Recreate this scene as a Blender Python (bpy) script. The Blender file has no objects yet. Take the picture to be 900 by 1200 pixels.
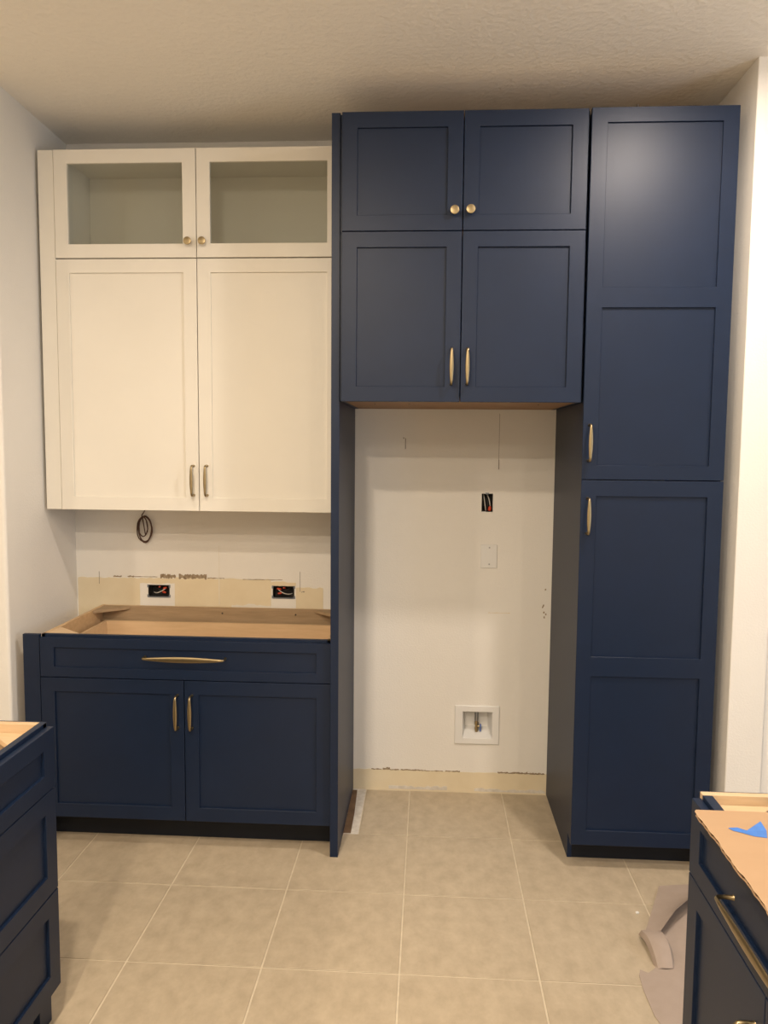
import bpy, bmesh, math, random
from mathutils import Vector, Matrix

random.seed(7)
scene = bpy.context.scene
C = scene.collection

# ------------------------------------------------------------------ camera
CAM = Vector((0.5149, -3.6363, 1.6495))
PITCH, ROLL, YAW, FPX = -0.0847, 0.0086, 0.0575, 915.43
cd = bpy.data.cameras.new('camera'); cam = bpy.data.objects.new('camera', cd); C.objects.link(cam)
cp, sp, cy, sy = math.cos(PITCH), math.sin(PITCH), math.cos(YAW), math.sin(YAW)
fwd = Vector((-sy*cp, cy*cp, sp)); rt = Vector((cy, sy, 0)); up = rt.cross(fwd)
r2 = math.cos(ROLL)*rt + math.sin(ROLL)*up; u2 = -math.sin(ROLL)*rt + math.cos(ROLL)*up
cam.matrix_world = Matrix(((r2.x, u2.x, -fwd.x, CAM.x), (r2.y, u2.y, -fwd.y, CAM.y), (r2.z, u2.z, -fwd.z, CAM.z), (0, 0, 0, 1)))
cd.sensor_width = 36; cd.sensor_fit = 'AUTO'; cd.lens = FPX/1200*36; cd.clip_start = 0.05
scene.camera = cam

# ------------------------------------------------------------------ world, light, exposure
world = bpy.data.worlds.new('world'); scene.world = world; world.use_nodes = True
world.node_tree.nodes['Background'].inputs[0].default_value = (0.75, 0.85, 1.0, 1)
world.node_tree.nodes['Background'].inputs[1].default_value = 0.3
scene.view_settings.view_transform = 'Standard'; scene.view_settings.look = 'None'
scene.view_settings.gamma = 1; scene.view_settings.exposure = -0.14
scene.view_settings.use_curve_mapping = False
CEIL = 3.02
WARM = (1.0, 0.835, 0.64)
LAMPS = [  # x, y, watts, colour: three recessed ceiling cans, then three added fill lamps
    (1.38, -1.44, 29, (1.0, 0.86, 0.74)),
    (-0.12, -2.68, 38, WARM),
    (-0.16, -4.10, 60, WARM),
    (1.95, -5.0, 26, WARM),  # from here on: unseen lamps added to lift the ambient bounce
    (-2.3, -3.4, 34, WARM),
    (-0.2, -5.6, 28, WARM),
]
DAYLIGHT = (48, (0.66, 0.80, 1.0))       # window in the wall behind, to the right

# ------------------------------------------------------------------ materials
def mat(name, col, rough=0.5, metal=0.0, spec=0.5, var=0.0, var_scale=4.0, bump=0.0, bump_scale=200.0, col2=None, stretch=(1,1,1), detail=4, bdist=0.002, coat=0.0):
    m = bpy.data.materials.new(name); m.use_nodes = True
    nt = m.node_tree; b = nt.nodes['Principled BSDF']
    b.inputs['Roughness'].default_value = rough; b.inputs['Metallic'].default_value = metal
    b.inputs['Specular IOR Level'].default_value = spec
    b.inputs['Coat Weight'].default_value = coat
    b.inputs['Base Color'].default_value = (*col, 1)
    geo = nt.nodes.new('ShaderNodeNewGeometry'); mp = nt.nodes.new('ShaderNodeMapping')
    mp.inputs['Scale'].default_value = stretch
    nt.links.new(geo.outputs['Position'], mp.inputs['Vector'])
    if var > 0 or col2:
        n = nt.nodes.new('ShaderNodeTexNoise'); n.inputs['Scale'].default_value = var_scale; n.inputs['Detail'].default_value = detail
        n.inputs['Roughness'].default_value = 0.6
        nt.links.new(mp.outputs[0], n.inputs['Vector'])
        r = nt.nodes.new('ShaderNodeValToRGB')
        c2 = col2 or tuple(c*(1-var) for c in col)
        r.color_ramp.elements[0].position = 0.32; r.color_ramp.elements[0].color = (*c2, 1)
        r.color_ramp.elements[1].position = 0.68; r.color_ramp.elements[1].color = (*col, 1)
        nt.links.new(n.outputs['Fac'], r.inputs[0]); nt.links.new(r.outputs[0], b.inputs['Base Color'])
    if bump > 0:
        n2 = nt.nodes.new('ShaderNodeTexNoise'); n2.inputs['Scale'].default_value = bump_scale; n2.inputs['Detail'].default_value = 3
        nt.links.new(geo.outputs['Position'], n2.inputs['Vector'])
        bp = nt.nodes.new('ShaderNodeBump'); bp.inputs['Strength'].default_value = bump; bp.inputs['Distance'].default_value = bdist
        nt.links.new(n2.outputs['Fac'], bp.inputs['Height']); nt.links.new(bp.outputs[0], b.inputs['Normal'])
    return m

NAVY = mat('navy_paint', (0.0062, 0.0155, 0.042), rough=0.43, spec=0.31, var=0.10, var_scale=9, bump=0.05, bump_scale=140)
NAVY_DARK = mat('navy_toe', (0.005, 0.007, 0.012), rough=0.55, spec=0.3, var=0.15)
CREAM = mat('cream_paint', (0.80, 0.765, 0.685), rough=0.42, spec=0.4, var=0.03, var_scale=3)
WALL = mat('wall_paint', (0.81, 0.785, 0.735), rough=0.85, spec=0.2, var=0.03, var_scale=2.5, bump=0.35, bump_scale=130, bdist=0.003)
CEILM = mat('ceiling_paint', (0.88, 0.85, 0.79), rough=0.9, spec=0.15, var=0.03, var_scale=2, bump=0.5, bump_scale=45, bdist=0.008)
PATCH = mat('bare_plaster', (0.77, 0.68, 0.50), rough=0.9, spec=0.15, col2=(0.73, 0.63, 0.45), var_scale=7, bump=0.2, bump_scale=90)
PATCH2 = mat('skim_plaster', (0.78, 0.74, 0.66), rough=0.9, spec=0.15, var=0.04, var_scale=9)
TORN = mat('torn_paper', (0.22, 0.16, 0.10), rough=0.95, spec=0.1, col2=(0.42, 0.34, 0.24), var_scale=60)
PENCIL = mat('pencil_mark', (0.33, 0.29, 0.25), rough=0.95, spec=0.1, var=0.3, var_scale=90)
TILE = mat('tile_glaze', (0.53, 0.445, 0.325), rough=0.42, spec=0.4, col2=(0.425, 0.35, 0.25), var_scale=20, detail=10, stretch=(1, .7, 1), bump=0.10, bump_scale=40)
GROUT = mat('grout', (0.70, 0.62, 0.48), rough=0.95, spec=0.1, var=0.12, var_scale=30)
THINSET = mat('thinset', (0.74, 0.70, 0.64), rough=0.95, spec=0.1, col2=(0.60, 0.55, 0.48), var_scale=35)
SUBFLOOR = mat('bare_subfloor', (0.20, 0.12, 0.065), rough=0.9, col2=(0.13, 0.075, 0.04), var_scale=20)
MAPLE = mat('maple', (0.60, 0.415, 0.235), rough=0.5, spec=0.35, col2=(0.51, 0.34, 0.185), var_scale=6, stretch=(1, 6, 9))
MAPLE_L = mat('maple_light', (0.67, 0.49, 0.305), rough=0.5, spec=0.35, col2=(0.59, 0.42, 0.25), var_scale=6, stretch=(1, 6, 9))
PLY = mat('plywood_rail', (0.40, 0.285, 0.175), rough=0.65, spec=0.3, col2=(0.31, 0.22, 0.13), var_scale=7, stretch=(1, 5, 12))
BRASS = mat('satin_brass', (0.36, 0.285, 0.165), rough=0.36, metal=1.0, var=0.10, var_scale=60)
CARD = mat('cardboard', (0.45, 0.30, 0.18), rough=0.85, spec=0.15, col2=(0.43, 0.285, 0.17), var_scale=5, stretch=(1, 4, 1))
CARD_D = mat('cardboard_core', (0.22, 0.13, 0.07), rough=0.9, spec=0.1, var=0.3, var_scale=50)
TAPE = mat('blue_tape', (0.055, 0.20, 0.62), rough=0.65, var=0.12, var_scale=80, bump=0.3, bump_scale=600)
PAPER = mat('builders_paper', (0.40, 0.325, 0.275), rough=0.85, spec=0.2, col2=(0.365, 0.295, 0.245), var_scale=12, bump=0.15, bump_scale=60)
PLASTIC = mat('white_plastic', (0.78, 0.775, 0.755), rough=0.35, spec=0.5, var=0.02)
BOXGREY = mat('box_grey', (0.20, 0.22, 0.25), rough=0.5, var=0.2, var_scale=40)
BOXDARK = mat('box_interior', (0.025, 0.022, 0.02), rough=0.8, var=0.3, var_scale=60)
WIRE_W = mat('white_wire', (0.62, 0.58, 0.52), rough=0.5, var=0.05)
WIRE_B = mat('black_wire', (0.02, 0.018, 0.016), rough=0.5, var=0.1)
CORD = mat('brown_cord', (0.10, 0.042, 0.022), rough=0.55, var=0.3, var_scale=80)
NUT = mat('wire_nut', (0.62, 0.07, 0.025), rough=0.45, var=0.1, var_scale=60)
UNDERWOOD = mat('underside_plywood', (0.36, 0.215, 0.115), rough=0.6, spec=0.3, col2=(0.29, 0.17, 0.09), var_scale=7, stretch=(1, 6, 6))
STEEL = mat('steel', (0.42, 0.42, 0.43), rough=0.35, metal=1.0, var=0.1)
BLUEKNOB = mat('valve_handle', (0.10, 0.16, 0.40), rough=0.4, var=0.1)
HINGE = mat('hinge_metal', (0.07, 0.06, 0.05), rough=0.4, metal=0.6, var=0.1)
TRIM_W = mat('lamp_trim', (0.85, 0.84, 0.82), rough=0.5, var=0.02)

GLASS = bpy.data.materials.new('clear_glass'); GLASS.use_nodes = True
nt = GLASS.node_tree; nt.nodes.clear()
o_ = nt.nodes.new('ShaderNodeOutputMaterial'); mx = nt.nodes.new('ShaderNodeMixShader'); tr_ = nt.nodes.new('ShaderNodeBsdfTransparent'); gl_ = nt.nodes.new('ShaderNodeBsdfGlossy')
gl_.inputs['Roughness'].default_value = 0.03; tr_.inputs['Color'].default_value = (0.90, 0.915, 0.90, 1); mx.inputs[0].default_value = 0.05
nt.links.new(tr_.outputs[0], mx.inputs[1]); nt.links.new(gl_.outputs[0], mx.inputs[2]); nt.links.new(mx.outputs[0], o_.inputs[0])

def emit(name, col, s):
    m = bpy.data.materials.new(name); m.use_nodes = True; b = m.node_tree.nodes['Principled BSDF']
    b.inputs['Base Color'].default_value = (0.9, 0.9, 0.9, 1); b.inputs['Emission Color'].default_value = (*col, 1); b.inputs['Emission Strength'].default_value = s
    return m

# ------------------------------------------------------------------ helpers
# a frame maps (u, v, w) = (along the face, up, out of the face) to the world
def F_front(u, v, w): return Vector((u, -w, v))        # faces the camera; w = -y
def F_px(u, v, w): return Vector((w, u, v))            # faces +x ; u = y
def F_nx(u, v, w): return Vector((-w, u, v))           # faces -x ; u = y
def F_top(u, v, w): return Vector((u, v, w))           # lies flat ; w = z

class MB:
    def __init__(self): self.bm = bmesh.new()
    def box(self, x0, x1, y0, y1, z0, z1):
        bm = self.bm; vs = [bm.verts.new((x, y, z)) for x in (x0, x1) for y in (y0, y1) for z in (z0, z1)]
        for f in ((0,1,3,2), (4,6,7,5), (0,4,5,1), (2,3,7,6), (0,2,6,4), (1,5,7,3)): bm.faces.new([vs[i] for i in f])
        return self
    def plate(self, F, rect, holes, w0, w1):
        """a slab with rectangular openings"""
        bm = self.bm; u0, u1, v0, v1 = rect
        us = sorted({u0, u1, *[h[0] for h in holes], *[h[1] for h in holes]}); vs = sorted({v0, v1, *[h[2] for h in holes], *[h[3] for h in holes]})
        solid = lambda i, j: 0 <= i < len(us)-1 and 0 <= j < len(vs)-1 and not any(h[0] <= (us[i]+us[i+1])/2 <= h[1] and h[2] <= (vs[j]+vs[j+1])/2 <= h[3] for h in holes)
        cache = {}
        def V(i, j, k):
            if (i, j, k) not in cache: cache[(i, j, k)] = bm.verts.new(F(us[i], vs[j], (w0, w1)[k]))
            return cache[(i, j, k)]
        for i in range(len(us)-1):
            for j in range(len(vs)-1):
                if not solid(i, j): continue
                for k in (0, 1): bm.faces.new([V(i, j, k), V(i+1, j, k), V(i+1, j+1, k), V(i, j+1, k)])
                for di, dj, a, b in ((-1,0,(i,j),(i,j+1)), (1,0,(i+1,j),(i+1,j+1)), (0,-1,(i,j),(i+1,j)), (0,1,(i,j+1),(i+1,j+1))):
                    if not solid(i+di, j+dj): bm.faces.new([V(*a, 0), V(*b, 0), V(*b, 1), V(*a, 1)])
        return self
    def prism(self, F, pts, w0, w1):
        bm = self.bm; a = [bm.verts.new(F(u, v, w0)) for u, v in pts]; b = [bm.verts.new(F(u, v, w1)) for u, v in pts]
        bm.faces.new(a); bm.faces.new(b); n = len(pts)
        for i in range(n): bm.faces.new([a[i], a[(i+1) % n], b[(i+1) % n], b[i]])
        return self
    def tube(self, pts, r, n=8):
        bm = self.bm; pts = [Vector(p) for p in pts]; rings = []; ref = Vector((0.31, 0.47, 0.83))
        for i, p in enumerate(pts):
            t = (pts[min(i+1, len(pts)-1)] - pts[max(i-1, 0)]).normalized()
            a = t.cross(ref).normalized(); b = t.cross(a); rr = r[i] if isinstance(r, (list, tuple)) else r
            rings.append([bm.verts.new(p + rr*(math.cos(2*math.pi*k/n)*a + math.sin(2*math.pi*k/n)*b)) for k in range(n)])
        for A, B in zip(rings, rings[1:]):
            for k in range(n): bm.faces.new([A[k], A[(k+1) % n], B[(k+1) % n], B[k]])
        bm.faces.new(rings[0]); bm.faces.new(rings[-1])
        return self
    def lathe(self, c, axis, prof, n=24):
        """profile of (distance along axis, radius)"""
        bm = self.bm; c = Vector(c); ax = Vector(axis).normalized(); a = ax.orthogonal().normalized(); b = ax.cross(a); rings = []
        for d, r in prof: rings.append([bm.verts.new(c + ax*d + r*(math.cos(2*math.pi*k/n)*a + math.sin(2*math.pi*k/n)*b)) for k in range(n)])
        for A, B in zip(rings, rings[1:]):
            for k in range(n): bm.faces.new([A[k], A[(k+1) % n], B[(k+1) % n], B[k]])
        bm.faces.new(rings[0]); bm.faces.new(rings[-1])
        return self
    def build(self, name, m, parent=None, bevel=0.0, smooth=False, seg=1):
        bm = self.bm
        bmesh.ops.remove_doubles(bm, verts=bm.verts, dist=1e-6)
        bmesh.ops.recalc_face_normals(bm, faces=bm.faces)
        if bevel:
            es = [e for e in bm.edges if len(e.link_faces) == 2 and e.calc_face_angle(0) > 0.5]
            bmesh.ops.bevel(bm, geom=es, offset=bevel, segments=seg, profile=0.5, affect='EDGES', clamp_overlap=True)
        if parent is not None:
            top = parent
            while top.parent: top = top.parent
            if top.type == 'EMPTY': bmesh.ops.translate(bm, verts=bm.verts, vec=-top.location)
        me = bpy.data.meshes.new(name); bm.to_mesh(me); bm.free(); me.materials.append(m)
        if smooth:
            for p in me.polygons: p.use_smooth = len(p.vertices) <= 6
            try: me.set_sharp_from_angle(angle=0.7)
            except Exception: pass
        o = bpy.data.objects.new(name, me); C.objects.link(o)
        if parent is not None: o.parent = parent
        return o

def tag(o, label, cat, group=None):
    o['label'] = label; o['category'] = cat
    if group: o['group'] = group
    return o
def thing(name, label, cat, loc, group=None):
    o = bpy.data.objects.new(name, None); C.objects.link(o); o.location = loc; o.empty_display_size = 0.1
    return tag(o, label, cat, group)
def struct(o): o['kind'] = 'structure'; return o
def box(name, m, parent, x0, x1, y0, y1, z0, z1, bevel=0.0008): return MB().box(x0, x1, y0, y1, z0, z1).build(name, m, parent, bevel)

def pull(parent, F, u, v, w, L, half, vertical=True):
    """blade pull centred at (u, v) on the face at depth w: two feet that bend into a leaf-shaped grip"""
    mb = MB(); bm = mb.bm; n = 10; H = 0.036
    path = [(-L/2+0.002, 0.0, .0062, .0058), (-L/2+0.002, 0.004, .0048, .0044), (-L/2, 0.016, .0042, .0038), (-L/2+0.001, H-0.006, .0044, .0038), (-L/2+0.006, H-0.001, .0046, .0032)]
    for k in range(1, 14):
        t = k/14; s = math.sin(math.pi*t); path.append((-L/2+0.006+(L-0.012)*t, H+0.0015*s, .0044+(half-.0044)*s**0.9, .0030))
    path += [(-a, b, c, d) for a, b, c, d in reversed(path[:5])]
    rings = []
    for i, (s, h, a, b) in enumerate(path):
        s0, h0 = path[max(i-1, 0)][:2]; s1, h1 = path[min(i+1, len(path)-1)][:2]; L_ = math.hypot(s1-s0, h1-h0); ns, nh = -(h1-h0)/L_, (s1-s0)/L_
        ring = []
        for k in range(n):
            an = 2*math.pi*k/n; d = math.cos(an)*a; e = math.sin(an)*b
            ss, hh = s+ns*e, h+nh*e
            ring.append(bm.verts.new(F(u+d, v+ss, w+hh) if vertical else F(u+ss, v+d, w+hh)))
        rings.append(ring)
    for A, B in zip(rings, rings[1:]):
        for k in range(n): bm.faces.new([A[k], A[(k+1) % n], B[(k+1) % n], B[k]])
    bm.faces.new(rings[0]); bm.faces.new(rings[-1])
    return mb.build('pull', BRASS, parent, smooth=True)

def knob(parent, F, u, v, w):
    ax = F(0, 0, 1) - F(0, 0, 0)
    return MB().lathe(F(u, v, w), ax, [(0, .0085), (.002, .0085), (.004, .0062), (.012, .0062), (.015, .010), (.018, .0155), (.0235, .0165), (.0255, .0160), (.0260, .0145)], 28).build('knob', BRASS, parent, smooth=True)

ST = 0.057   # stile and rail width
def door(parent, F, u0, u1, v0, v1, w, m, name='door', th=0.020, rails=(), pane=None, st=ST, railw=None):
    """shaker front: frame with a recessed panel for each opening; front face at depth w. rails: (z0, z1) of middle rails"""
    rw = railw or st
    vs = [v0+rw]
    for a, b in sorted(rails): vs += [a, b]
    vs.append(v1-rw)
    holes = [(u0+st, u1-st, vs[k], vs[k+1]) for k in range(0, len(vs), 2)]
    d = MB().plate(F, (u0, u1, v0, v1), holes, w-th, w).build(name, m, parent, 0.0011)
    for a, b, c, e in holes:
        if pane: MB().plate(F, (a-.006, b+.006, c-.006, e+.006), [], w-0.013, w-0.009).build('glass_pane', pane, d)
        else: MB().plate(F, (a-.0005, b+.0005, c-.0005, e+.0005), [], w-0.016, w-0.0085).build('recessed_panel', m, d)
    return d

# ------------------------------------------------------------------ room shell
WIN = (-4.4, -2.2, 0.7, 2.3)
holes = [(-0.826, -0.721, 0.915, 0.975), (-0.222, -0.118, 0.921, 0.981), (0.759, 0.811, 1.347, 1.432), (0.690, 0.828, 0.268, 0.395)]
wb = struct(MB().plate(F_front, (-1.30, 1.75, -0.05, CEIL+.05), holes, -0.10, 0.0).build('wall_back', WALL))
mb = MB(); mb.prism(F_top, [(-4.2, -0.652), (-1.157, -0.652), (-1.176, 0.0), (-1.176, 0.10), (-4.2, 0.10)], -0.05, CEIL+0.05)
wl = struct(mb.build('wall_left', WALL, bevel=0.012, seg=3))
struct(MB().box(1.650, 1.782, -0.700, 0.10, -0.05, CEIL+0.05).build('wall_right', WALL, bevel=0.004, seg=3))
struct(MB().box(1.786, 4.2, -0.672, 0.10, -0.05, CEIL+0.05).build('wall_front_right', WALL, bevel=0.006, seg=2))
struct(MB().box(-4.3, -4.2, -6.6, 0.1, -0.05, CEIL+0.05).build('wall_far_left', WALL))
struct(MB().plate(F_nx, (-6.6, 0.1, -0.05, CEIL+0.05), [WIN], -4.3, -4.2).build('wall_far_right', WALL))
struct(MB().box(-4.3, 4.3, -6.7, -6.6, -0.05, CEIL+0.05).build('wall_rear', WALL))
struct(MB().box(-4.3, 4.3, -6.7, 0.15, CEIL, CEIL+0.12).build('ceiling', CEILM))

# floor: grout bed and one slab per tile
floor = struct(MB().box(-4.3, 4.3, -6.7, 0.1, -0.08, -0.003).build('floor', GROUT))
T, TX, TY, G = 0.4368, 0.442, -0.446, 0.0028
tile_me = None
for j in range(-12, 2):
    for i in range(-10, 9):
        x0, x1 = TX+i*T+G, TX+(i+1)*T-G; y1, y0 = TY+(j+1)*T-G, TY+j*T+G
        if j == 1 or x1 < -4.1 or x0 > 4.1: continue
        if (j == 0 and (x1 < 0.1 or x0 > 1.5)): continue          # under the cabinets the bed is bare
        if j == 0 and i == -1:
            MB().box(0.236, x1, y0, y1-0.004, -0.003, 0.0).build('floor_tile', TILE, floor, 0.001); continue
        if tile_me is None:
            s = T/2-G; t = MB().box(-s, s, -s, s, -0.003, 0.0).build('floor_tile', TILE, floor, 0.001); tile_me = t.data
        else:
            t = bpy.data.objects.new('floor_tile', tile_me); C.objects.link(t); t.parent = floor
        t.location = ((x0+x1)/2, (y0+y1)/2, random.uniform(-0.0004, 0.0004))
MB().prism(F_top, [(0.169, -0.005), (0.232, -0.005), (0.2315, -0.25), (0.2325, -0.475), (0.206, -0.492), (0.170, -0.452)], -0.003, -0.0012).build('thinset_strip', THINSET, floor)
MB().prism(F_top, [(0.1685, -0.02), (0.1895, -0.02), (0.1985, -0.25), (0.2005, -0.440), (0.1685, -0.440)], -0.003, -0.0006).build('bare_subfloor_strip', SUBFLOOR, floor)

# marks on the back wall
def jag(x0, x1, z0, z1, n, amp_t, amp_b, seed):
    r = random.Random(seed); top = [(x0+(x1-x0)*k/n, z1+r.uniform(-amp_t, amp_t)) for k in range(n+1)]; bot = [(x0+(x1-x0)*k/n, z0+r.uniform(-amp_b, amp_b)) for k in range(n+1)]
    return bot + top[::-1]
def mark(name, m, pts, w1=0.0010): return MB().prism(F_front, pts, 0.0, w1).build(name, m, wb)
mark('bare_plaster_patch', PATCH, jag(-1.170, -0.866, 0.80, 1.006, 20, .0025, 0, 1))
mark('bare_plaster_patch', PATCH, jag(-0.696, -0.230, 0.80, 1.010, 26, .0035, 0, 2), 0.0010)
mark('bare_plaster_patch', PATCH, jag(-0.866, -0.696, 0.982, 1.008, 10, .003, .004, 9))
mark('bare_plaster_patch', PATCH, jag(-0.110, 0.02, 0.80, 0.975, 8, .004, 0, 3))
mark('bare_plaster_patch', PATCH, jag(-0.230, -0.110, 0.982, 1.000, 6, .004, .003, 13))
mark('skim_coat_patch', PATCH2, jag(-0.42, -0.23, 0.80, 0.888, 14, .006, 0, 4), 0.0014)
mark('torn_paper_scar', TORN, jag(-0.765, -0.690, 1.009, 1.025, 16, .005, .004, 5), 0.0018)
mark('torn_paper_scar', TORN, jag(-0.675, -0.540, 1.008, 1.027, 22, .006, .005, 6), 0.0018)
mark('torn_paper_scar', TORN, jag(-0.535, -0.455, 1.011, 1.015, 10, .002, .002, 7), 0.0016)
mark('torn_paper_scar', TORN, jag(-0.995, -0.955, 1.010, 1.016, 6, .002, .002, 8), 0.0016)
mark('torn_paper_scar', TORN, jag(-0.925, -0.895, 1.011, 1.018, 5, .003, .002, 28), 0.0016)
mark('torn_paper_scar', TORN, jag(-0.895, -0.78, 1.012, 1.0145, 8, .001, .001, 29), 0.0016)
mark('torn_paper_scar', TORN, jag(-0.365, -0.175, 1.008, 1.0105, 12, .0012, .001, 10), 0.0016)
mark('scratch_line', PENCIL, jag(-1.066, -1.0640, 0.975, 1.035, 4, .001, .001, 11), 0.0014)
mark('scratch_line', PATCH2, jag(-0.481, -0.478, 0.885, 1.17, 12, .001, .001, 12), 0.0018)
mark('scratch_line', PENCIL, jag(-0.0915, -0.0895, 0.955, 1.05, 4, .001, .001, 14), 0.0014)
mark('scratch_line', PENCIL, jag(-0.085, -0.068, 0.953, 0.957, 4, .003, .002, 31), 0.0014)
# niche: bare strip where the baseboard was, with its torn upper edge
mark('bare_plaster_strip', PATCH, jag(0.150, 1.100, -0.003, 0.097, 40, .0022, 0, 15), 0.0010)
for k, (a, b, h) in enumerate([(0.255, 0.305, .004), (0.31, 0.345, .010), (0.345, 0.39, .004), (0.395, 0.50, .005), (0.50, 0.60, .003), (0.61, 0.68, .006), (0.86, 0.93, .006), (0.93, 1.00, .009), (1.0, 1.08, .006)]):
    mark('torn_paper_scar', TORN, jag(a, b, 0.0965, 0.0965+h, max(5, int((b-a)*160)), h*.45, .0015, 40+k), 0.0018)
mark('thinset_smear', THINSET, jag(0.34, 0.62, 0.004, 0.020, 18, .006, .001, 16), 0.0022)
mark('thinset_smear', THINSET, jag(0.75, 1.085, 0.004, 0.017, 18, .005, .001, 17), 0.0022)
mark('scratch_line', PENCIL, jag(0.401, 0.4045, 1.635, 1.685, 6, .002, .002, 18))
mark('scratch_line', PENCIL, jag(0.392, 0.397, 1.682, 1.688, 3, .002, .001, 19))
mark('scratch_line', PENCIL, jag(0.8335, 0.835, 1.545, 1.80, 12, .001, .001, 20))
mark('scratch_line', PENCIL, jag(0.833, 0.8365, 1.545, 1.59, 5, .001, .001, 21), 0.0014)
mark('scratch_line', PATCH, jag(0.80, 0.90, 0.871, 0.8735, 8, .0008, .0008, 22), 0.0012)
for k, (x, z) in enumerate([(1.049, 0.900), (1.055, 0.875), (1.064, 0.866), (1.057, 0.852), (1.060, 0.983), (1.052, 0.908)]):
    mark('torn_paper_scar', TORN, jag(x, x+.006, z, z+.008, 3, .002, .002, 60+k), 0.0015)

# ------------------------------------------------------------------ white wall cabinets
YW = 0.324   # w of the white door faces
XS, XM, XE = -1.0834, -0.4745, 0.1345
def carcass(p, m, x0, x1, yb, yf, z0, z1, t=0.016, shelf=None, open_=False):
    box('side_panel', m, p, x0, x0+t, yf, yb, z0, z1); box('side_panel', m, p, x1-t, x1, yf, yb, z0, z1)
    box('top_panel', m, p, x0+t, x1-t, yf, yb, z1-t, z1); box('bottom_panel', m, p, x0+t, x1-t, yf, yb, z0, z0+t)
    box('back_panel', m, p, x0+t, x1-t, yb-0.008, yb, z0+t, z1-t)
g = 0.0016
c1 = thing('wall_cabinet', 'white wall cabinet with two tall shaker doors above the bare counter wall', 'cabinet', (-0.474, -0.15, 1.361))
carcass(c1, CREAM, XS+.002, XE-.002, -0.002, -YW+0.0205, 1.361, 2.428)
d = door(c1, F_front, XS, XM-g, 1.361, 2.4285-g, YW, CREAM); pull(d, F_front, -0.498, 1.4925, YW, 0.130, .0075)
d = door(c1, F_front, XM+g, XE, 1.361, 2.4285-g, YW, CREAM); pull(d, F_front, -0.439, 1.4930, YW, 0.130, .0075)
c2 = thing('glass_cabinet', 'white wall cabinet with two short glass doors just below the ceiling', 'cabinet', (-0.474, -0.15, 2.43))
carcass(c2, CREAM, XS+.002, XE-.002, -0.002, -YW+0.0205, 2.4295, 2.877)
d = door(c2, F_front, XS, XM-g, 2.4305+g, 2.877, YW, CREAM, pane=GLASS); knob(d, F_front, -0.507, 2.495, YW)
for z in (2.535, 2.760): box('hinge', HINGE, c2, XS+.018, XS+.030, -YW+0.030, -YW+0.055, z, z+.022)
d = door(c2, F_front, XM+g, XE, 2.4305+g, 2.877, YW, CREAM, pane=GLASS); knob(d, F_front, -0.446, 2.495, YW)
f = box('filler_strip', CREAM, None, -1.1525, XS-.002, -YW+0.002, -YW+0.021, 1.361, 2.877, 0.001)
tag(f, 'narrow white vertical filler strip between the white cabinets and the wall', 'filler strip')

# ------------------------------------------------------------------ navy base cabinet
YB = 0.621
b = thing('base_cabinet', 'navy base cabinet without countertop, wide drawer over two shaker doors', 'cabinet', (-0.457, -0.3, 0))
X0, X1, YF = -1.050, 0.134, -YB+0.0205
box('side_panel', MAPLE, b, X0, X0+.016, YF, -0.003, 0.115, 0.876); box('side_panel', MAPLE, b, X1-.016, X1, YF, -0.003, 0.115, 0.876)
box('back_panel', MAPLE_L, b, X0+.016, X1-.016, -0.022, -0.010, 0.115, 0.876)
box('back_rail', PLY, b, X0+.016, X1-.016, -0.040, -0.0225, 0.786, 0.876)
for x in (-0.455, -0.105): MB().lathe((x, -0.040, 0.852), (0, -1, 0), [(0, .004), (.0012, .004), (.0016, .002)], 12).build('screw', HINGE, b)
box('bottom_panel', MAPLE, b, X0+.016, X1-.016, YF, -0.024, 0.115, 0.131)
box('front_rail', NAVY, b, X0, X1, YF, YF+0.019, 0.852, 0.876)
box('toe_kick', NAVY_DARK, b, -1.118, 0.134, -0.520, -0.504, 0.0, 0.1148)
MB().prism(F_top, [(X0+.017, -0.041), (X0+.150, -0.041), (X0+.017, -0.150)], 0.862, 0.876).build('corner_brace', PLY, b, 0.0008)
MB().prism(F_top, [(X1-.017, -0.041), (X1-.150, -0.041), (X1-.017, -0.150)], 0.862, 0.876).build('corner_brace', PLY, b, 0.0008)
MB().prism(F_top, [(X0+.017, YF+.020), (X0+.150, YF+.020), (X0+.017, YF+.130)], 0.862, 0.876).build('corner_brace', MAPLE_L, b, 0.0008)
# drawer: box behind its front
dr = door(b, F_front, -1.0485, 0.1345, 0.7032+g, 0.866, YB, NAVY, name='drawer', railw=0.040)
mb = MB(); a0, a1, q0, q1 = X0+.035, X1-.035, YF+.022, -0.058
mb.box(a0, a0+.014, q0, q1, 0.715, 0.812); mb.box(a1-.014, a1, q0, q1, 0.715, 0.812); mb.box(a0+.014, a1-.014, q1-.014, q1, 0.715, 0.812); mb.box(a0+.014, a1-.014, q0, q0+.014, 0.715, 0.812); mb.box(a0+.014, a1-.014, q0+.014, q1-.014, 0.72, 0.728)
mb.build('drawer_box', MAPLE_L, dr)
pull(dr, F_front, -0.451, 0.797, YB, 0.330, .0115, vertical=False)
d = door(b, F_front, -1.0485, -0.4573-g, 0.1179, 0.7032-g, YB, NAVY); pull(d, F_front, -0.484, 0.5755, YB, 0.138, .0078)
d = door(b, F_front, -0.4573+g, 0.1345, 0.1179, 0.7032-g, YB, NAVY); pull(d, F_front, -0.4255, 0.5755, YB, 0.138, .0078)
box('filler_strip', NAVY, b, -1.120, -1.052, -YB+0.003, -YB+0.022, 0.003, 0.8775)

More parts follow.
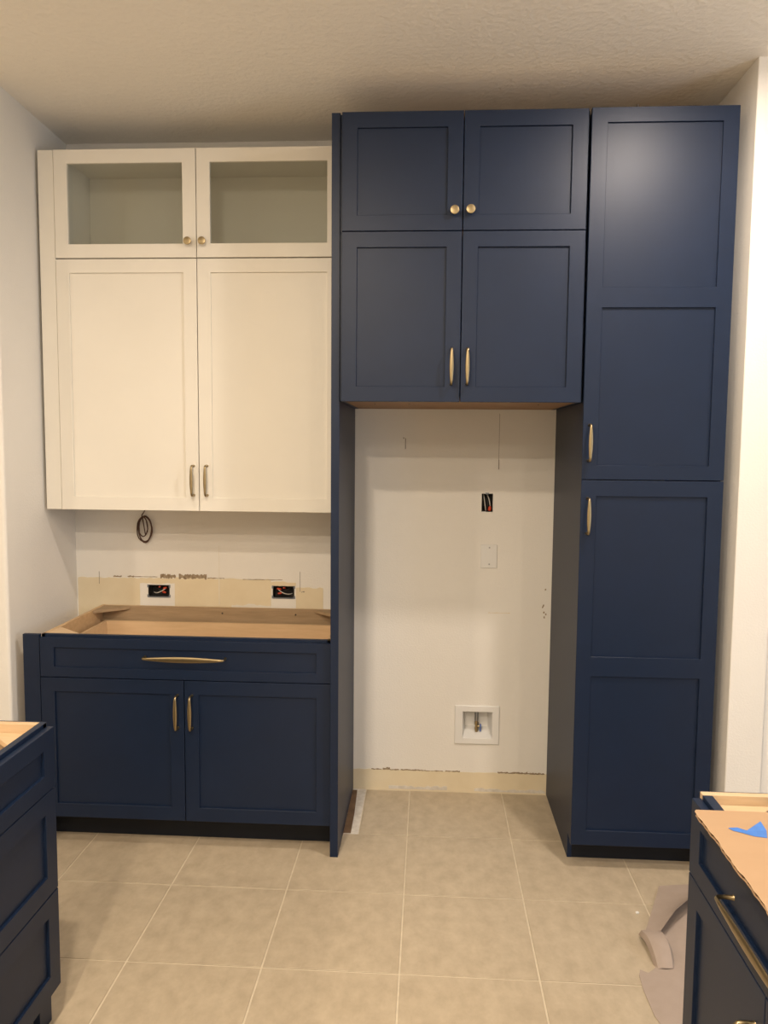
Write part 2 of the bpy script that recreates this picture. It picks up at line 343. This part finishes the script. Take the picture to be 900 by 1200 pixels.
# ------------------------------------------------------------------ fridge surround
p = box('refrigerator_panel', NAVY, None, 0.1362, 0.1682, -0.643, -0.002, 0.0, 2.877, 0.001)
tag(p, 'tall navy end panel standing between white cabinets and empty fridge niche', 'end panel')
YU = 0.655; A, Mm, Bq = 0.1765, 0.6257, 1.0765
def over(name, label, z0, z1):
    c = thing(name, label, 'cabinet', (0.626, -0.3, z0))
    x0, x1 = 0.1690, 1.0835; yf = -YU+0.0205
    box('side_panel', NAVY, c, x0, x0+.016, yf, -0.002, z0, z1); box('side_panel', NAVY, c, x1-.016, x1, yf, -0.002, z0, z1)
    box('top_panel', MAPLE, c, x0+.016, x1-.016, yf, -0.002, z1-.016, z1); box('bottom_panel', UNDERWOOD, c, x0+.016, x1-.016, yf, -0.002, z0+.0005, z0+.016)
    box('back_panel', MAPLE, c, x0+.016, x1-.016, -0.010, -0.002, z0+.016, z1-.016)
    return c
c3 = over('over_fridge_cabinet', 'navy cabinet with two doors and slim brass pulls directly over the empty niche', 1.8185, 2.445)
d = door(c3, F_front, A, Mm-g, 1.8162, 2.4456-g, YU, NAVY); pull(d, F_front, 0.592, 1.947, YU, 0.134, .0078)
d = door(c3, F_front, Mm+g, Bq, 1.8162, 2.4456-g, YU, NAVY); pull(d, F_front, 0.651, 1.947, YU, 0.134, .0078)
for x in (0.29, 0.43, 0.95): MB().lathe((x, -0.43, 1.8190), (0, 0, -1), [(0, .004), (.001, .004), (.0014, .002)], 12).build('screw', HINGE, c3)
c4 = over('top_cabinet', 'short navy cabinet with two knobbed doors near the ceiling above the niche', 2.4462, 2.873)
d = door(c4, F_front, A, Mm-g, 2.4456+g, 2.8745, YU, NAVY); knob(d, F_front, 0.595, 2.515, YU)
d = door(c4, F_front, Mm+g, Bq, 2.4456+g, 2.8745, YU, NAVY); knob(d, F_front, 0.654, 2.517, YU)

# ------------------------------------------------------------------ pantry
YN = 0.665
pt = thing('pantry_cabinet', 'tall navy pantry cabinet with two stacked paneled doors beside the niche', 'cabinet', (1.347, -0.3, 0))
x0, x1, yf = 1.0900, 1.6040, -YN+0.0205
prof = [(-0.002, 0.0), (-0.002, 2.872), (yf, 2.872), (yf, 0.1005), (-0.571, 0.1005), (-0.571, 0.0)]
def F_side(u, v, w): return Vector((w, u, v))
for a in (x0, x1-.018): MB().prism(F_side, prof, a, a+.018).build('side_panel', NAVY, pt, 0.0008)
box('top_panel', MAPLE, pt, x0+.018, x1-.018, yf, -0.002, 2.854, 2.872); box('bottom_panel', MAPLE, pt, x0+.018, x1-.018, yf, -0.002, 0.1005, 0.1185)
box('back_panel', MAPLE, pt, x0+.018, x1-.018, -0.010, -0.002, 0.1185, 2.854)
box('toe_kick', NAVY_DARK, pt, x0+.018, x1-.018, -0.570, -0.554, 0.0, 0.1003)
d = door(pt, F_front, 1.0852, 1.6079, 1.5285+g, 2.8734, YN, NAVY, rails=[(2.163, 2.237)], railw=0.053); pull(d, F_front, 1.109, 1.666, YN, 0.136, .0078)
d = door(pt, F_front, 1.0852, 1.6079, 0.1018, 1.5285-g, YN, NAVY, rails=[(0.775, 0.852)], railw=0.060); pull(d, F_front, 1.111, 1.392, YN, 0.136, .0078)

MB().tube([(1.246, -0.652, 2.866), (1.250, -0.653, 2.884)], .0035, 8).build('screw', HINGE, pt)
# ------------------------------------------------------------------ foreground drawer base (faces +x)
YA, YZ, XF = -1.581, -2.495, -0.517
L = thing('drawer_cabinet', 'navy three-drawer base cabinet with open wooden top, cut by the picture edge', 'cabinet', (-0.83, -2.04, 0))
bx0, bx1 = -1.145, XF-0.0205
MB().prism(lambda u, v, w: Vector((u, w, v)), [(bx0, 0.0), (bx0, 0.876), (bx1, 0.876), (bx1, 0.108), (bx1-.0285, 0.108), (bx1-.0285, 0.0)], YA-.020, YA-.002).build('side_panel', MAPLE_L, L, 0.0008)
MB().prism(lambda u, v, w: Vector((u, w, v)), [(bx0, 0.0), (bx0, 0.876), (bx1-.001, 0.876), (bx1-.001, 0.108), (bx1-.0285, 0.108), (bx1-.0285, 0.0)], YA-.0018, YA+.003).build('end_panel', NAVY, L, 0.0005)
box('side_panel', MAPLE_L, L, bx0, bx1, YZ, YZ+.018, 0.108, 0.876)
box('back_panel', MAPLE, L, bx0, bx0+.012, YZ+.018, YA-.020, 0.108, 0.876)
box('bottom_panel', MAPLE, L, bx0+.012, bx1, YZ+.018, YA-.020, 0.108, 0.124)
box('front_rail', NAVY, L, bx1-.019, bx1, YZ+.018, YA-.002, 0.850, 0.8762)
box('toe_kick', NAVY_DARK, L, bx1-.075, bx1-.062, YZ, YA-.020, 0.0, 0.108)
MB().prism(F_top, [(bx1-.020, YA-.021), (bx1-.150, YA-.021), (bx1-.020, YA-.135)], 0.836, 0.850).build('corner_brace', MAPLE_L, L, 0.0008)
box('end_stile', NAVY, L, bx1-.028, bx1-.008, YA-.068, YA-.002, 0.0, 0.1078)
for k, (za, zb) in enumerate(((0.695, 0.865), (0.400, 0.692), (0.112, 0.397))):
    dr = door(L, F_px, YZ, YA, za, zb, XF, NAVY, name='drawer', st=0.058, railw=0.050 if k == 0 else 0.057)
    mb = MB(); q0, q1 = YZ+.035, YA-.040; e0, e1 = bx0+.05, bx1-.022; zt = zb-.055
    mb.box(e0, e1, q0, q0+.014, za+.02, zt); mb.box(e0, e1, q1-.014, q1, za+.02, zt); mb.box(e0, e0+.014, q0+.014, q1-.014, za+.02, zt); mb.box(e1-.014, e1, q0+.014, q1-.014, za+.02, zt); mb.box(e0+.014, e1-.014, q0+.014, q1-.014, za+.022, za+.03)
    mb.build('drawer_box', MAPLE_L, dr)
    pull(dr, F_px, (YA+YZ)/2-.02, (za+zb)/2, XF, 0.230, .0115, vertical=False)

# ------------------------------------------------------------------ foreground base with cardboard (faces -x)
RA, RZ, RX = -1.901, -2.715, 1.115
R = thing('island_base_cabinet', 'navy base cabinet covered with cardboard, one wide drawer over two doors', 'cabinet', (1.43, -2.31, 0))
rx0, rx1 = RX+0.0205, 1.745
box('side_panel', MAPLE_L, R, rx0+.001, rx1, RA-.006, RA+.012, 0.108, 0.876)
box('end_panel', NAVY, R, rx0, rx1, RA+.0122, RA+.018, 0.0, 0.8745)
box('side_panel', MAPLE_L, R, rx0, rx1, RZ, RZ+.018, 0.108, 0.876)
box('back_panel', MAPLE, R, rx1-.012, rx1, RZ+.018, RA-.006, 0.108, 0.876)
box('bottom_panel', MAPLE, R, rx0, rx1-.012, RZ+.018, RA-.006, 0.108, 0.124)
box('front_rail', NAVY, R, rx0, rx0+.022, RZ+.018, RA-.0065, 0.850, 0.8755)
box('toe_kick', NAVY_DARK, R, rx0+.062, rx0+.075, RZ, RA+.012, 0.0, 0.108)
MB().prism(F_top, [(rx0+.023, RA-.0065), (rx0+.155, RA-.0065), (rx0+.023, RA-.138)], 0.841, 0.855).build('corner_brace', MAPLE_L, R, 0.0008)
dr = door(R, F_nx, RZ, RA, 0.695, 0.866, -RX, NAVY, name='drawer', st=0.058, railw=0.048)
pull(dr, F_nx, -2.316, 0.782, -RX, 0.330, .0115, vertical=False)
RM = -2.308
d = door(R, F_nx, RM+g, RA, 0.112, 0.692, -RX, NAVY); pull(d, F_nx, RM+0.036, 0.548, -RX, 0.138, .0078)
d = door(R, F_nx, RZ, RM-g, 0.112, 0.692, -RX, NAVY); pull(d, F_nx, RM-0.036, 0.548, -RX, 0.138, .0078)

# cardboard sheet: two liners and a fluted core
def card_edge(y):
    t = (y+2.0); return 1.086 - 0.006*t + 0.0012*math.sin(t*37) + 0.001*math.sin(t*91+1) + 0.0006*math.sin(t*211)
ys = [-2.004-0.76*k/90 for k in range(91)]
outl = [(1.730, -2.006)] + [(card_edge(y) + (0.004 if k == 0 else 0), y) for k, y in enumerate(ys)] + [(1.730, -2.764)]
cz = 0.8768
cb = thing('cardboard_sheet', 'brown corrugated cardboard sheet lying on the open base cabinet', 'cardboard', (1.41, -2.38, cz))
MB().prism(F_top, outl, cz, cz+.0008).build('bottom_liner', CARD, cb)
MB().prism(F_top, [(x-.002 if x < 1.5 else x, y) for x, y in outl], cz+.0090, cz+.0098).build('top_liner', CARD, cb)
mb = MB(); rows = []
for k in range(0, 380):
    y = -2.006-0.756*k/379; z = cz+0.0049+0.0040*math.sin((y+2.0)*2*math.pi/0.019); xe = card_edge(y)+0.002
    rows.append([mb.bm.verts.new((x, y, z)) for x in (xe, 1.728)])
for a, c in zip(rows, rows[1:]): mb.bm.faces.new([a[0], a[1], c[1], c[0]])
mb.build('corrugated_core', CARD_D, cb)
# torn piece of blue tape
mb = MB(); zt = cz+.0102
P = [(1.126, -2.083, .001), (1.142, -2.086, .004), (1.158, -2.094, .002), (1.172, -2.083, .004), (1.196, -2.066, .009), (1.198, -2.090, .002), (1.188, -2.118, .0005), (1.165, -2.113, .0005), (1.146, -2.101, .001), (1.132, -2.093, .0005)]
top = [mb.bm.verts.new((x, y, zt+h)) for x, y, h in P]; bot = [mb.bm.verts.new((x, y, zt+h-.0005)) for x, y, h in P]
cT = mb.bm.verts.new((1.168, -2.098, zt+.001)); cB = mb.bm.verts.new((1.168, -2.098, zt+.0005)); n = len(P)
for i in range(n):
    j = (i+1) % n; mb.bm.faces.new([top[i], top[j], cT]); mb.bm.faces.new([bot[i], bot[j], cB]); mb.bm.faces.new([top[i], top[j], bot[j], bot[i]])
tag(mb.build('tape_scrap', TAPE), 'small torn scrap of blue masking tape on the cardboard', 'tape')

# ------------------------------------------------------------------ builder's paper on the floor
pp = thing('floor_paper', 'folded sheet of taupe floor paper lying on tiles beside the base cabinet', 'paper', (1.4, -1.2, 0))
low = [(1.30, -1.02), (1.262, -1.10), (1.255, -1.235), (1.225, -1.262), (1.203, -1.248), (1.193, -1.275), (1.188, -1.34), (1.191, -1.45), (1.203, -1.50), (1.235, -1.60), (1.28, -1.66), (1.72, -1.70), (1.75, -0.80), (1.52, -0.80)]
MB().prism(F_top, low, 0.0006, 0.0022).build('paper_sheet', PAPER, pp)
def sheet(rows, name, m, parent, th=0.0016):
    mb = MB(); bm = mb.bm
    for off in (0, -th):
        g_ = [[bm.verts.new((x, y, z+off)) for x, y, z in r] for r in rows]
        for a, c in zip(g_, g_[1:]):
            for i in range(len(a)-1): bm.faces.new([a[i], a[i+1], c[i+1], c[i]])
        if off == 0: G0 = g_
        else: G1 = g_
    nr, nc = len(rows), len(rows[0])
    loop = [(0, i) for i in range(nc)] + [(r, nc-1) for r in range(1, nr)] + [(nr-1, i) for i in range(nc-2, -1, -1)] + [(r, 0) for r in range(nr-2, 0, -1)]
    for k in range(len(loop)):
        a, c = loop[k], loop[(k+1) % len(loop)]; bm.faces.new([G0[a[0]][a[1]], G0[c[0]][c[1]], G1[c[0]][c[1]], G1[a[0]][a[1]]])
    return mb.build(name, m, parent, smooth=True)
# upper fold: lies flat at its far edge and lifts towards the near one
far = [(1.400, -0.765), (1.44, -0.757), (1.50, -0.748), (1.60, -0.740), (1.72, -0.735)]
near = [(1.262, -1.085), (1.309, -1.098), (1.385, -1.005), (1.50, -0.885), (1.70, -0.800)]
hz = [0.020, 0.034, 0.052, 0.055, 0.045]
rows = []
for k in range(9):
    t = k/8; rows.append([(fx+(nx-fx)*t, fy+(ny-fy)*t, 0.005+h*(t**1.6)) for (fx, fy), (nx, ny), h in zip(far, near, hz)])
sheet(rows, 'folded_flap', PAPER, pp)
rows = []   # tongue that curls forward off the flap
for k in range(10):
    t = k/9; y = -1.080-0.158*t; zz = 0.028+0.018*math.sin(math.pi*min(1, t*1.15))-0.010*t
    if t > .85: zz -= (t-.85)*0.10
    xl = 1.246+0.012*t; xr = 1.318+0.002*t-0.020*max(0, t-.7)
    rows.append([(xl-0.004, y, zz-0.016), (xl+0.004, y-.002, zz), (xl+.3*(xr-xl), y-.004, zz+.004), ((xl+xr)/2, y-.005, zz+.005), (xr-.006, y, zz+.002), (xr, y+.004, zz-0.006)])
sheet(rows, 'curled_tongue', PAPER, pp)

# ------------------------------------------------------------------ wall fittings
def shell(parent, x0, x1, z0, z1, depth, m, t=0.002):
    return MB().plate(F_front, (x0, x1, z0, z1), [(x0+t, x1-t, z0+t, z1-t)], -depth, 0.0).box(x0, x1, depth, depth+.003, z0, z1).build('box_shell', m, parent)
def arc(p0, p1, p2, n=9):
    p0, p1, p2 = map(Vector, (p0, p1, p2)); return [(1-t)**2*p0+2*t*(1-t)*p1+t*t*p2 for t in [k/n for k in range(n+1)]]
def outlet(x0, x1, z0, z1, label, flip):
    o = thing('outlet_box', label, 'electrical box', ((x0+x1)/2, 0, z0), 'open outlet boxes over the base cabinet')
    shell(o, x0+.001, x1-.001, z0+.001, z1-.001, 0.05, BOXDARK)
    for x in (x0-.004, x1-.004):
        for z in (z0-.001, z1-.013): box('mounting_ear', BOXGREY, o, x, x+.008, -0.0025, -0.0003, z, z+.014)
    box('rim', BOXGREY, o, x0+.002, x1-.002, -0.0022, -0.0004, z0-.002, z0+.004); 
    xm, zm = (x0+x1)/2, (z0+z1)/2
    s = -1 if flip else 1
    MB().tube(arc((xm-s*.035, .035, zm-.012), (xm-s*.01, -.004, zm-.018), (xm+s*.030, .015, zm+.012)), .0022).build('wire', WIRE_W, o, smooth=True)
    MB().tube(arc((xm+s*.03, .045, zm-.015), (xm, .0, zm+.004), (xm-s*.030, .03, zm+.016)), .002).build('wire', WIRE_B, o, smooth=True)
    for q, (dx, dz, ax) in enumerate(((.024, .012, (1, -.4, .3)), (.020, -.008, (1, -.3, -.2)), (-.002, .018, (.3, -1, .2)))):
        MB().lathe((xm+s*dx, .016, zm+dz), (s*ax[0], ax[1], ax[2]), [(-.010, .0032), (-.006, .0055), (.006, .0048), (.010, .0034)], 10).build('wire_nut', NUT, o, smooth=True)
    return o
outlet(-0.826, -0.721, 0.915, 0.975, 'open electrical box with red wire nuts under the hanging brown cord', False)
outlet(-0.222, -0.118, 0.921, 0.981, 'open electrical box with red wire nuts nearest the tall navy panel', True)
o = thing('switch_box', 'open upright electrical box with white wires high in the empty niche', 'electrical box', (0.785, 0, 1.347))
shell(o, 0.760, 0.810, 1.348, 1.431, 0.05, BOXDARK)
MB().tube(arc((0.770, .04, 1.428), (0.772, -.004, 1.40), (0.780, .020, 1.352)), .0024).build('wire', WIRE_W, o, smooth=True)
MB().tube(arc((0.785, .04, 1.428), (0.795, -.004, 1.41), (0.800, .016, 1.372)), .0024).build('wire', WIRE_W, o, smooth=True)
MB().tube(arc((0.776, .045, 1.42), (0.79, .0, 1.39), (0.790, .03, 1.355)), .002).build('wire', WIRE_B, o, smooth=True)
MB().lathe((0.797, .012, 1.356), (.1, -.3, 1), [(-.006, .0035), (0, .0085), (.012, .0075), (.018, .004)], 12).build('wire_nut', NUT, o, smooth=True)
box('mounting_ear', PLASTIC, o, 0.762, 0.780, -0.0025, -0.0003, 1.3425, 1.349)
box('mounting_ear', BOXGREY, o, 0.776, 0.792, -0.0025, -0.0003, 1.429, 1.436)
o = thing('blank_wall_plate', 'white blank wall plate with two screws below the open box in the niche', 'wall plate', (0.797, 0, 1.084))
MB().plate(F_front, (0.759, 0.835, 1.084, 1.195), [], 0.0003, 0.006).build('plate', PLASTIC, o, 0.002)
for z in (1.103, 1.181): MB().lathe((0.799, -0.006, z), (0, -1, 0), [(-.001, .0036), (.0006, .0036), (.001, .0026)], 14).build('screw', STEEL, o)
# recessed water outlet
o = thing('water_outlet_box', 'white recessed water supply box with brass valve low in the niche', 'valve box', (0.756, 0, 0.239))
MB().plate(F_front, (0.651, 0.862, 0.238, 0.425), [(0.690, 0.828, 0.268, 0.395)], 0.0003, 0.008).build('cover_frame', PLASTIC, o, 0.0025)
mb = MB(); f0 = [(0.690, 0.268), (0.828, 0.268), (0.828, 0.395), (0.690, 0.395)]; k0 = [(0.705, 0.300), (0.813, 0.300), (0.813, 0.385), (0.705, 0.385)]
for a, c in ((0.0, 0.0), (0.0018, 0.002)):
    fv = [mb.bm.verts.new((x+(a if x < .76 else -a)*-1, -0.0003, z)) for x, z in f0]; kv = [mb.bm.verts.new((x, 0.075+c, z)) for x, z in k0]
    for i in range(4): mb.bm.faces.new([fv[i], fv[(i+1) % 4], kv[(i+1) % 4], kv[i]])
    mb.bm.faces.new(kv)
mb.build('recess', PLASTIC, o)
MB().lathe((0.757, .035, 0.340), (0, 0, 1), [(0, .0095), (.048, .0095), (.050, .008)], 16).build('supply_pipe', STEEL, o, smooth=True)
MB().lathe((0.757, .035, 0.285), (0, 0, 1), [(0, .007), (.010, .007), (.0105, .0095), (.022, .0095), (.0225, .0075), (.034, .0075), (.0345, .0105), (.048, .0105), (.0485, .008), (.056, .008)], 6).lathe((0.757, .035, 0.312), (1, 0, 0), [(0, .006), (.014, .006)], 10).build('valve_body', BRASS, o)
MB().lathe((0.772, .035, 0.312), (1, 0, 0), [(0, .004), (.001, .011), (.007, .011), (.008, .008)], 16).box(0.772, 0.779, 0.029, 0.041, 0.288, 0.312).build('valve_handle', BLUEKNOB, o)
# coil of cord hanging from the cabinet
pts = [(-0.822, -.012, 1.3605), (-0.826, -.012, 1.345), (-0.836, -.012, 1.325), (-0.846, -.012, 1.312)]
r = random.Random(3)
for loop in range(4):
    ca, cb_ = (-0.832 + r.uniform(-.003, .003), 1.246 + r.uniform(-.004, .004)); ra, rb = 0.034+r.uniform(-.004, .003), 0.062+r.uniform(-.006, .003)
    if loop == 3: ra, rb, ca, cb_ = 0.022, 0.046, -0.838, 1.256
    for k in range(20):
        an = 2.0+2*math.pi*k/20; pts.append((ca+ra*math.cos(an)*(1+.05*math.sin(3*an+loop)), -.010-.0035*loop, cb_+rb*math.sin(an)))
pts += [(-0.826, -.022, 1.215), (-0.815, -.022, 1.245), (-0.822, -.02, 1.285)]
tag(MB().tube(pts, .0026, 7).build('hanging_cord', CORD, smooth=True), 'coiled brown cord hanging from the wall below the white cabinet', 'cord')

# ------------------------------------------------------------------ lamps and window that light the room
lampmat = emit('lamp_lens', (1.0, 0.86, 0.72), 90.0)
for k, (x, y, wts, col) in enumerate(LAMPS):  # the last three are added fill, built like the real cans
    o = thing('recessed_light', 'round white recessed ceiling light set in the kitchen ceiling', 'ceiling light', (x, y, CEIL-0.006), 'recessed ceiling lights')
    MB().lathe((x, y, CEIL-.001), (0, 0, -1), [(0, .095), (.003, .095), (.006, .088), (.006, .076), (.002, .074)], 32).build('trim_ring', TRIM_W, o, smooth=True)
    MB().lathe((x, y, CEIL-.0075), (0, 0, -1), [(0, .073), (.010, .071), (.018, .064), (.023, .050), (.025, .020)], 32).build('lens', lampmat, o, smooth=True)
    ld = bpy.data.lights.new('lamp_light', 'AREA'); ld.shape = 'DISK'; ld.size = 0.11; ld.energy = wts; ld.color = col
    lo = bpy.data.objects.new('lamp_light', ld); C.objects.link(lo); lo.location = (0, 0, -0.032); lo.parent = o
w_ = struct(MB().plate(F_nx, WIN, [(WIN[0]+.05, (WIN[0]+WIN[1])/2-.03, WIN[2]+.05, WIN[3]-.05), ((WIN[0]+WIN[1])/2+.03, WIN[1]-.05, WIN[2]+.05, WIN[3]-.05)], -4.27, -4.22).build('window_1', TRIM_W, bevel=0.003))
for u0, u1 in ((WIN[0]+.05, (WIN[0]+WIN[1])/2-.03), ((WIN[0]+WIN[1])/2+.03, WIN[1]-.05)): MB().plate(F_nx, (u0, u1, WIN[2]+.05, WIN[3]-.05), [], -4.25, -4.245).build('window_pane', GLASS, w_)
ld = bpy.data.lights.new('daylight', 'AREA'); ld.shape = 'RECTANGLE'; ld.size = 2.2; ld.size_y = 1.6; ld.energy = DAYLIGHT[0]; ld.color = DAYLIGHT[1]
lo = bpy.data.objects.new('daylight', ld); C.objects.link(lo); lo.location = (4.15, (WIN[0]+WIN[1])/2, 1.5); lo.rotation_euler = (0, math.radians(90), 0)

tag(MB().prism(F_top, [(1.268, -0.938), (1.276, -0.934), (1.281, -0.940), (1.275, -0.947), (1.269, -0.945)], 0.0006, 0.0050).build('plastic_chip', PLASTIC, bevel=0.0005), 'tiny white chip of debris on the floor tile near the folded paper', 'debris')
